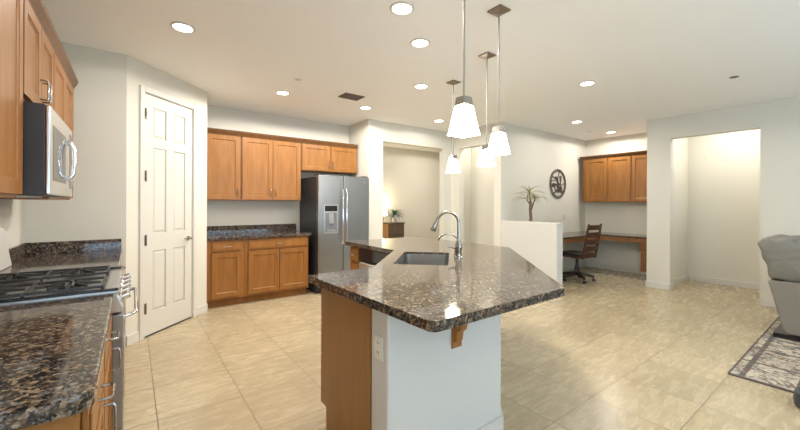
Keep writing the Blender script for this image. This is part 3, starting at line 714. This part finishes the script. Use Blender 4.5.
for z, hh in ((.96, .085), (.835, .085), (.715, .085), (.595, .085), (.49, .06)):
    cur = []
    n = 8; sl = MB()
    for k in range(n):
        x0_, x1_ = -.178 + .356 * k / n, -.178 + .356 * (k + 1) / n
        c0, c1 = -.03 * (1 - (x0_ / .178) ** 2), -.03 * (1 - (x1_ / .178) ** 2)
        sl.hexa([(x0_, bk(z) + c0 - .008, z - hh / 2), (x1_, bk(z) + c1 - .008, z - hh / 2), (x1_, bk(z) + c1 + .008, z - hh / 2), (x0_, bk(z) + c0 + .008, z - hh / 2)],
                [(x0_, bk(z + hh) + c0 - .008, z + hh / 2), (x1_, bk(z + hh) + c1 - .008, z + hh / 2), (x1_, bk(z + hh) + c1 + .008, z + hh / 2), (x0_, bk(z + hh) + c0 + .008, z + hh / 2)])
    sl.build('back_slat', DESKW, ch)

# potted dracaena on the desk
def spiky(T, base_z, n, Ln, wid, m_, stems, seed):
    R = random.Random(seed); lf = MB(); MAXY = .33 if seed == 3 else .19
    for cx, cy, cz, nn in stems:
        for k in range(nn):
            a_ = R.uniform(0, 2 * PI); el = R.uniform(.15, 1.45); L_ = Ln * R.uniform(.7, 1.1)
            dh = Vector((math.cos(a_), math.sin(a_), 0)); sd = Vector((-math.sin(a_), math.cos(a_), 0))
            prev = None; seg = 6
            p = Vector((cx, cy, cz)); el_ = el
            for i in range(seg + 1):
                ww = wid * (1 - (i / seg) ** 1.6) + .0006
                vs = (lf.bm.verts.new(p - sd * ww), lf.bm.verts.new(p + Vector((0, 0, -.0015 - ww * .25))), lf.bm.verts.new(p + sd * ww), lf.bm.verts.new(p + Vector((0, 0, .0015))))
                if prev:
                    for j in range(4): lf.bm.faces.new((prev[j], prev[(j + 1) % 4], vs[(j + 1) % 4], vs[j]))
                else: lf.bm.faces.new(vs[::-1])
                prev = vs
                p.y = min(p.y, MAXY); p = p + (dh * math.cos(el_) + Vector((0, 0, math.sin(el_)))) * (L_ / seg); el_ -= .32
            lf.bm.faces.new(prev)
    return lf.build('foliage', m_, T)
pl = thing('potted_dracaena', 'tall spiky dracaena in a pot behind the white half wall', 'potted plant', (5.33, 3.49, .773))
MB().lathe([(.07, 0), (.075, .01), (.095, .20), (.10, .22), (.09, .22), (.085, .19)], n=24).build('pot', POT, pl, smooth=True)
MB().tube([(0, 0, .19), (.01, 0, .35), (-.01, .0, .50), (.0, 0, .62), (-.02, .01, .74)], [.028, .024, .022, .018, .010], 10).tube([(0, 0, .46), (.05, .0, .55), (.08, -.03, .66)], [.018, .014, .009], 8).tube([(0, 0, .56), (-.06, .03, .66)], [.013, .008], 8).build('trunk', BARK, pl, smooth=True)
spiky(pl, 0, 0, .30, .009, LEAF2, [(-.02, .01, .74, 22), (.08, -.03, .66, 18), (-.06, .03, .66, 14)], 3)

# round metal wall art
wa = thing('wall_art', 'round dark metal openwork art hanging on the office wall', 'wall art', (6.81, 3.845, 1.76))
Rr = .285
MB().tube([(Rr * math.cos(t * PI / 24), 0, Rr * math.sin(t * PI / 24)) for t in range(48)], .011, 8, closed=True).build('outer_ring', ARTM, wa, smooth=True)
MB().tube([(.245 * math.cos(t * PI / 24), 0, .245 * math.sin(t * PI / 24)) for t in range(48)], .006, 6, closed=True).build('inner_ring', ARTM, wa, smooth=True)
sp = MB()
for k in range(24):
    a_ = 2 * PI * k / 24; sp.tube([(.247 * math.cos(a_), 0, .247 * math.sin(a_)), (.276 * math.cos(a_ + .1), 0, .276 * math.sin(a_ + .1))], .006, 6)
sp.build('rim_beads', ARTM, wa)
ar = MB()
def blob(x, z, rx, rz, rot=0): ar.lathe([(1, -.005), (1, .005)], n=18, M=Matrix.Translation((x, 0, z)) @ Matrix.Rotation(rot, 4, 'Y') @ Matrix.Rotation(PI / 2, 4, 'X') @ Matrix.Diagonal((rx, rz, 1, 1)))
for a_ in ((.02, -.13, .12, .035), (.10, -.09, .07, .05), (-.13, -.02, .09, .03, .3), (-.18, -.04, .06, .045), (.10, .09, .028, .075, .1), (.09, .14, .05, .028), (-.01, .03, .022, .12), (-.07, .12, .05, .03, .6), (.0, -.06, .045, .05), (.16, -.15, .06, .03, -.5), (.05, .0, .09, .012, .5)): blob(a_[0], a_[1], a_[2] * .8, a_[3] * .8, *a_[4:])
for pp in ([(-.24, 0, .05), (-.1, 0, .07), (0, 0, .14), (.05, 0, .24)], [(.24, 0, .02), (.12, 0, -.03), (.0, 0, -.02), (-.12, 0, .0)], [(-.16, 0, -.18), (-.06, 0, -.16), (.06, 0, -.16), (.2, 0, -.14)], [(.09, 0, .05), (.10, 0, -.06)], [(-.12, 0, -.05), (-.10, 0, -.17)], [(-.2, 0, .14), (-.08, 0, .10), (.0, 0, .0)]):
    ar.tube(pp, .009, 6)
ar.build('scroll_figure', ARTM, wa)

# ------------------------------------------------------------------ far room
ds = thing('dresser', 'dark wood dresser in the far room seen through the wide opening', 'dresser', (4.76, 6.86, 0))
MB().box(0, .50, .002, .31, .08, .875).build('carcass', DRESS, ds, bevel=.003)
MB().box(-.012, .0, 0, .31, .0, .875).box(-.012, .022, -.012, .0, 0, .875).build('side_panel', LAMPLIT, ds)['label'] = 'wood side coloured orange as lit by the lamp'
MB().box(-.02, .52, -.02, .32, .876, .90).build('dresser_top', DRESS, ds, bevel=.004)
for z in (.11, .37, .63):
    MB().box(.03, .48, -.014, .0, z, z + .235).build('drawer', DRESS, ds, bevel=.003)
al = thing('potted_aloe', 'small green spiky plant in a pale pot on the far dresser', 'potted plant', (5.03, 6.95, .901))
MB().lathe([(.05, 0), (.058, .01), (.075, .16), (.078, .18), (.068, .18), (.06, .15)], n=24).build('pot', POT, al, smooth=True)
spiky(al, 0, 0, .31, .024, LEAF, [(0, 0, .165, 34)], 5)
tl = thing('table_lamp', 'lit table lamp with cream shade on the far dresser, half behind the wall edge', 'lamp', (4.75, 7.04, .901))
MB().lathe([(.06, 0), (.06, .012), (.02, .03), (.035, .08), (.02, .14), (.008, .16), (.008, .20)], n=20).build('lamp_base', BRONZE, tl, smooth=True)
sh = MB(); prof = [(.12, .17), (.085, .40), (.083, .40), (.118, .17)]
rings = [[sh.bm.verts.new((r * math.cos(2 * PI * k / 24), r * math.sin(2 * PI * k / 24), z)) for k in range(24)] for r, z in prof]
for A_, B_ in zip(rings, rings[1:] + rings[:1]):
    for k in range(24): sh.bm.faces.new((A_[k], A_[(k + 1) % 24], B_[(k + 1) % 24], B_[k]))
sh.build('lamp_shade', LSHADE, tl, smooth=True)
l = bpy.data.lights.new('lamp_bulb', 'POINT'); l.energy = 14; l.color = (1, .80, .5); l.shadow_soft_size = .04
o = bpy.data.objects.new('lamp_bulb_light', l); COL.objects.link(o); o.parent = tl; o.location = (0, 0, .42)

# ------------------------------------------------------------------ living area
rug = thing('area_rug', 'cream and maroon patterned area rug under the recliner', 'rug', (3.83, -1.75, 0))
MB().box(0, 2.75, 0, 2.465, .0005, .010).build('pile', RUG, rug)
MB().box(-.012, -.0005, 0, 2.465, .0005, .011).box(0, 2.75, 2.466, 2.478, .0005, .011).build('border', mat('rug_binding', (.10, .085, .09), .9), rug)

rc = thing('recliner', 'grey leather recliner with pillowed back standing on the rug', 'recliner', (5.22, -.25, .011))
# local: x width 0..0.95 ; profile in (y,z); back at high y, faces -y
RWD = .95
MB().box(.03, RWD - .03, .0, .90, 0, .045).build('base', BLACK, rc)
MB().profx([(.0, .06), (.80, .06), (.83, .10), (.935, .56), (.93, .575), (.30, .60), (.0, .62), (-.06, .55), (-.06, .08)], 0, .16).build('side_panel', FABT, rc, bevel=.02, seg=3)
MB().profx([(.0, .06), (.80, .06), (.83, .10), (.935, .56), (.93, .575), (.30, .60), (.0, .62), (-.06, .55), (-.06, .08)], RWD - .16, RWD).build('side_panel', FABT, rc, bevel=.02, seg=3)
MB().box(.165, RWD - .165, -.08, .62, .10, .46).build('seat_cushion', FAB, rc, bevel=.05, seg=4)
for q in (.005, RWD - .155): MB().profx([(.60, .585), (.60, .63), (.50, .66), (.05, .675), (-.03, .66), (-.05, .61), (.0, .60)], q, q + .15).build('arm_pad', FAB, rc, bevel=.025, seg=3)
MB().box(.17, RWD - .17, -.115, -.085, .08, .45).build('footrest', FAB, rc, bevel=.012)
# pillow back: gathered rolls
bkm = MB(); bm = bkm.bm
NX, NP = 28, 44
prof = [(.925, .585), (.950, .69), (.982, .80), (1.012, .90), (1.022, .955), (.985, .990), (.90, 1.0), (.80, .995), (.72, .96), (.66, .92), (.64, .80), (.63, .70), (.62, .60), (.70, .575), (.82, .575)]
def smp(t):
    n = len(prof); f = t * n; i = int(f) % n; u = f - int(f); p0, p1, p2, p3 = (Vector(prof[(i + k - 1) % n]) for k in range(4))
    return .5 * ((2 * p1) + (p2 - p0) * u + (2 * p0 - 5 * p1 + 4 * p2 - p3) * u * u + (3 * p1 - p0 - 3 * p2 + p3) * u ** 3)
cen = Vector((.83, .80)); rings = []
for ix in range(NX + 1):
    x = .005 + (RWD - .01) * ix / NX; e_ = min(ix, NX - ix); k = min(1, .93 + .07 * math.sin(min(1, e_ / 3.5) * PI / 2))
    ring = []
    for j in range(NP):
        p = smp(j / NP); q = cen + (p - cen) * k
        wv = .011 * math.sin(j / NP * 2 * PI * 9 + math.sin(ix * .7) * .6) * (1 if e_ > 0 else .5)
        d_ = (q - cen).normalized() * wv; q = q + d_
        ring.append(bm.verts.new((x, q.x, q.y)))
    rings.append(ring)
for A_, B_ in zip(rings, rings[1:]):
    for j in range(NP): bm.faces.new((A_[j], A_[(j + 1) % NP], B_[(j + 1) % NP], B_[j]))
for ring, flip in ((rings[0], 1), (rings[-1], 0)):
    c_ = sum((v.co for v in ring), Vector()) / NP; xx = c_.x + (-.006 if flip else .006)
    prev = ring
    for sc_, am in ((.8, .014), (.55, -.004), (.3, .010)):
        nr = []
        for j, v in enumerate(ring):
            z_ = c_.z + (v.co.z - c_.z) * sc_; y_ = c_.y + (v.co.y - c_.y) * sc_
            pk = .007 * abs(math.sin(z_ * 40 + y_ * 7 + .8 * math.sin(y_ * 9)))
            nr.append(bm.verts.new((c_.x + (-1 if flip else 1) * (.012 + pk + (1 - sc_) * .01), y_, z_)))
        for j in range(NP): bm.faces.new((prev[j], prev[(j + 1) % NP], nr[(j + 1) % NP], nr[j]))
        prev = nr
    bm.faces.new(prev)
bkm.build('back_cushion', FAB, rc, smooth=True, sub=1)
tag(MB().lathe([(.10, 0), (.114, .01), (.12, .05), (.114, .10), (.09, .12)], c=(3.62, .232, .001), n=36).build('round_base', RUBBER, smooth=True), 'dark rounded furniture base cut off at the lower right picture edge', 'furniture base')
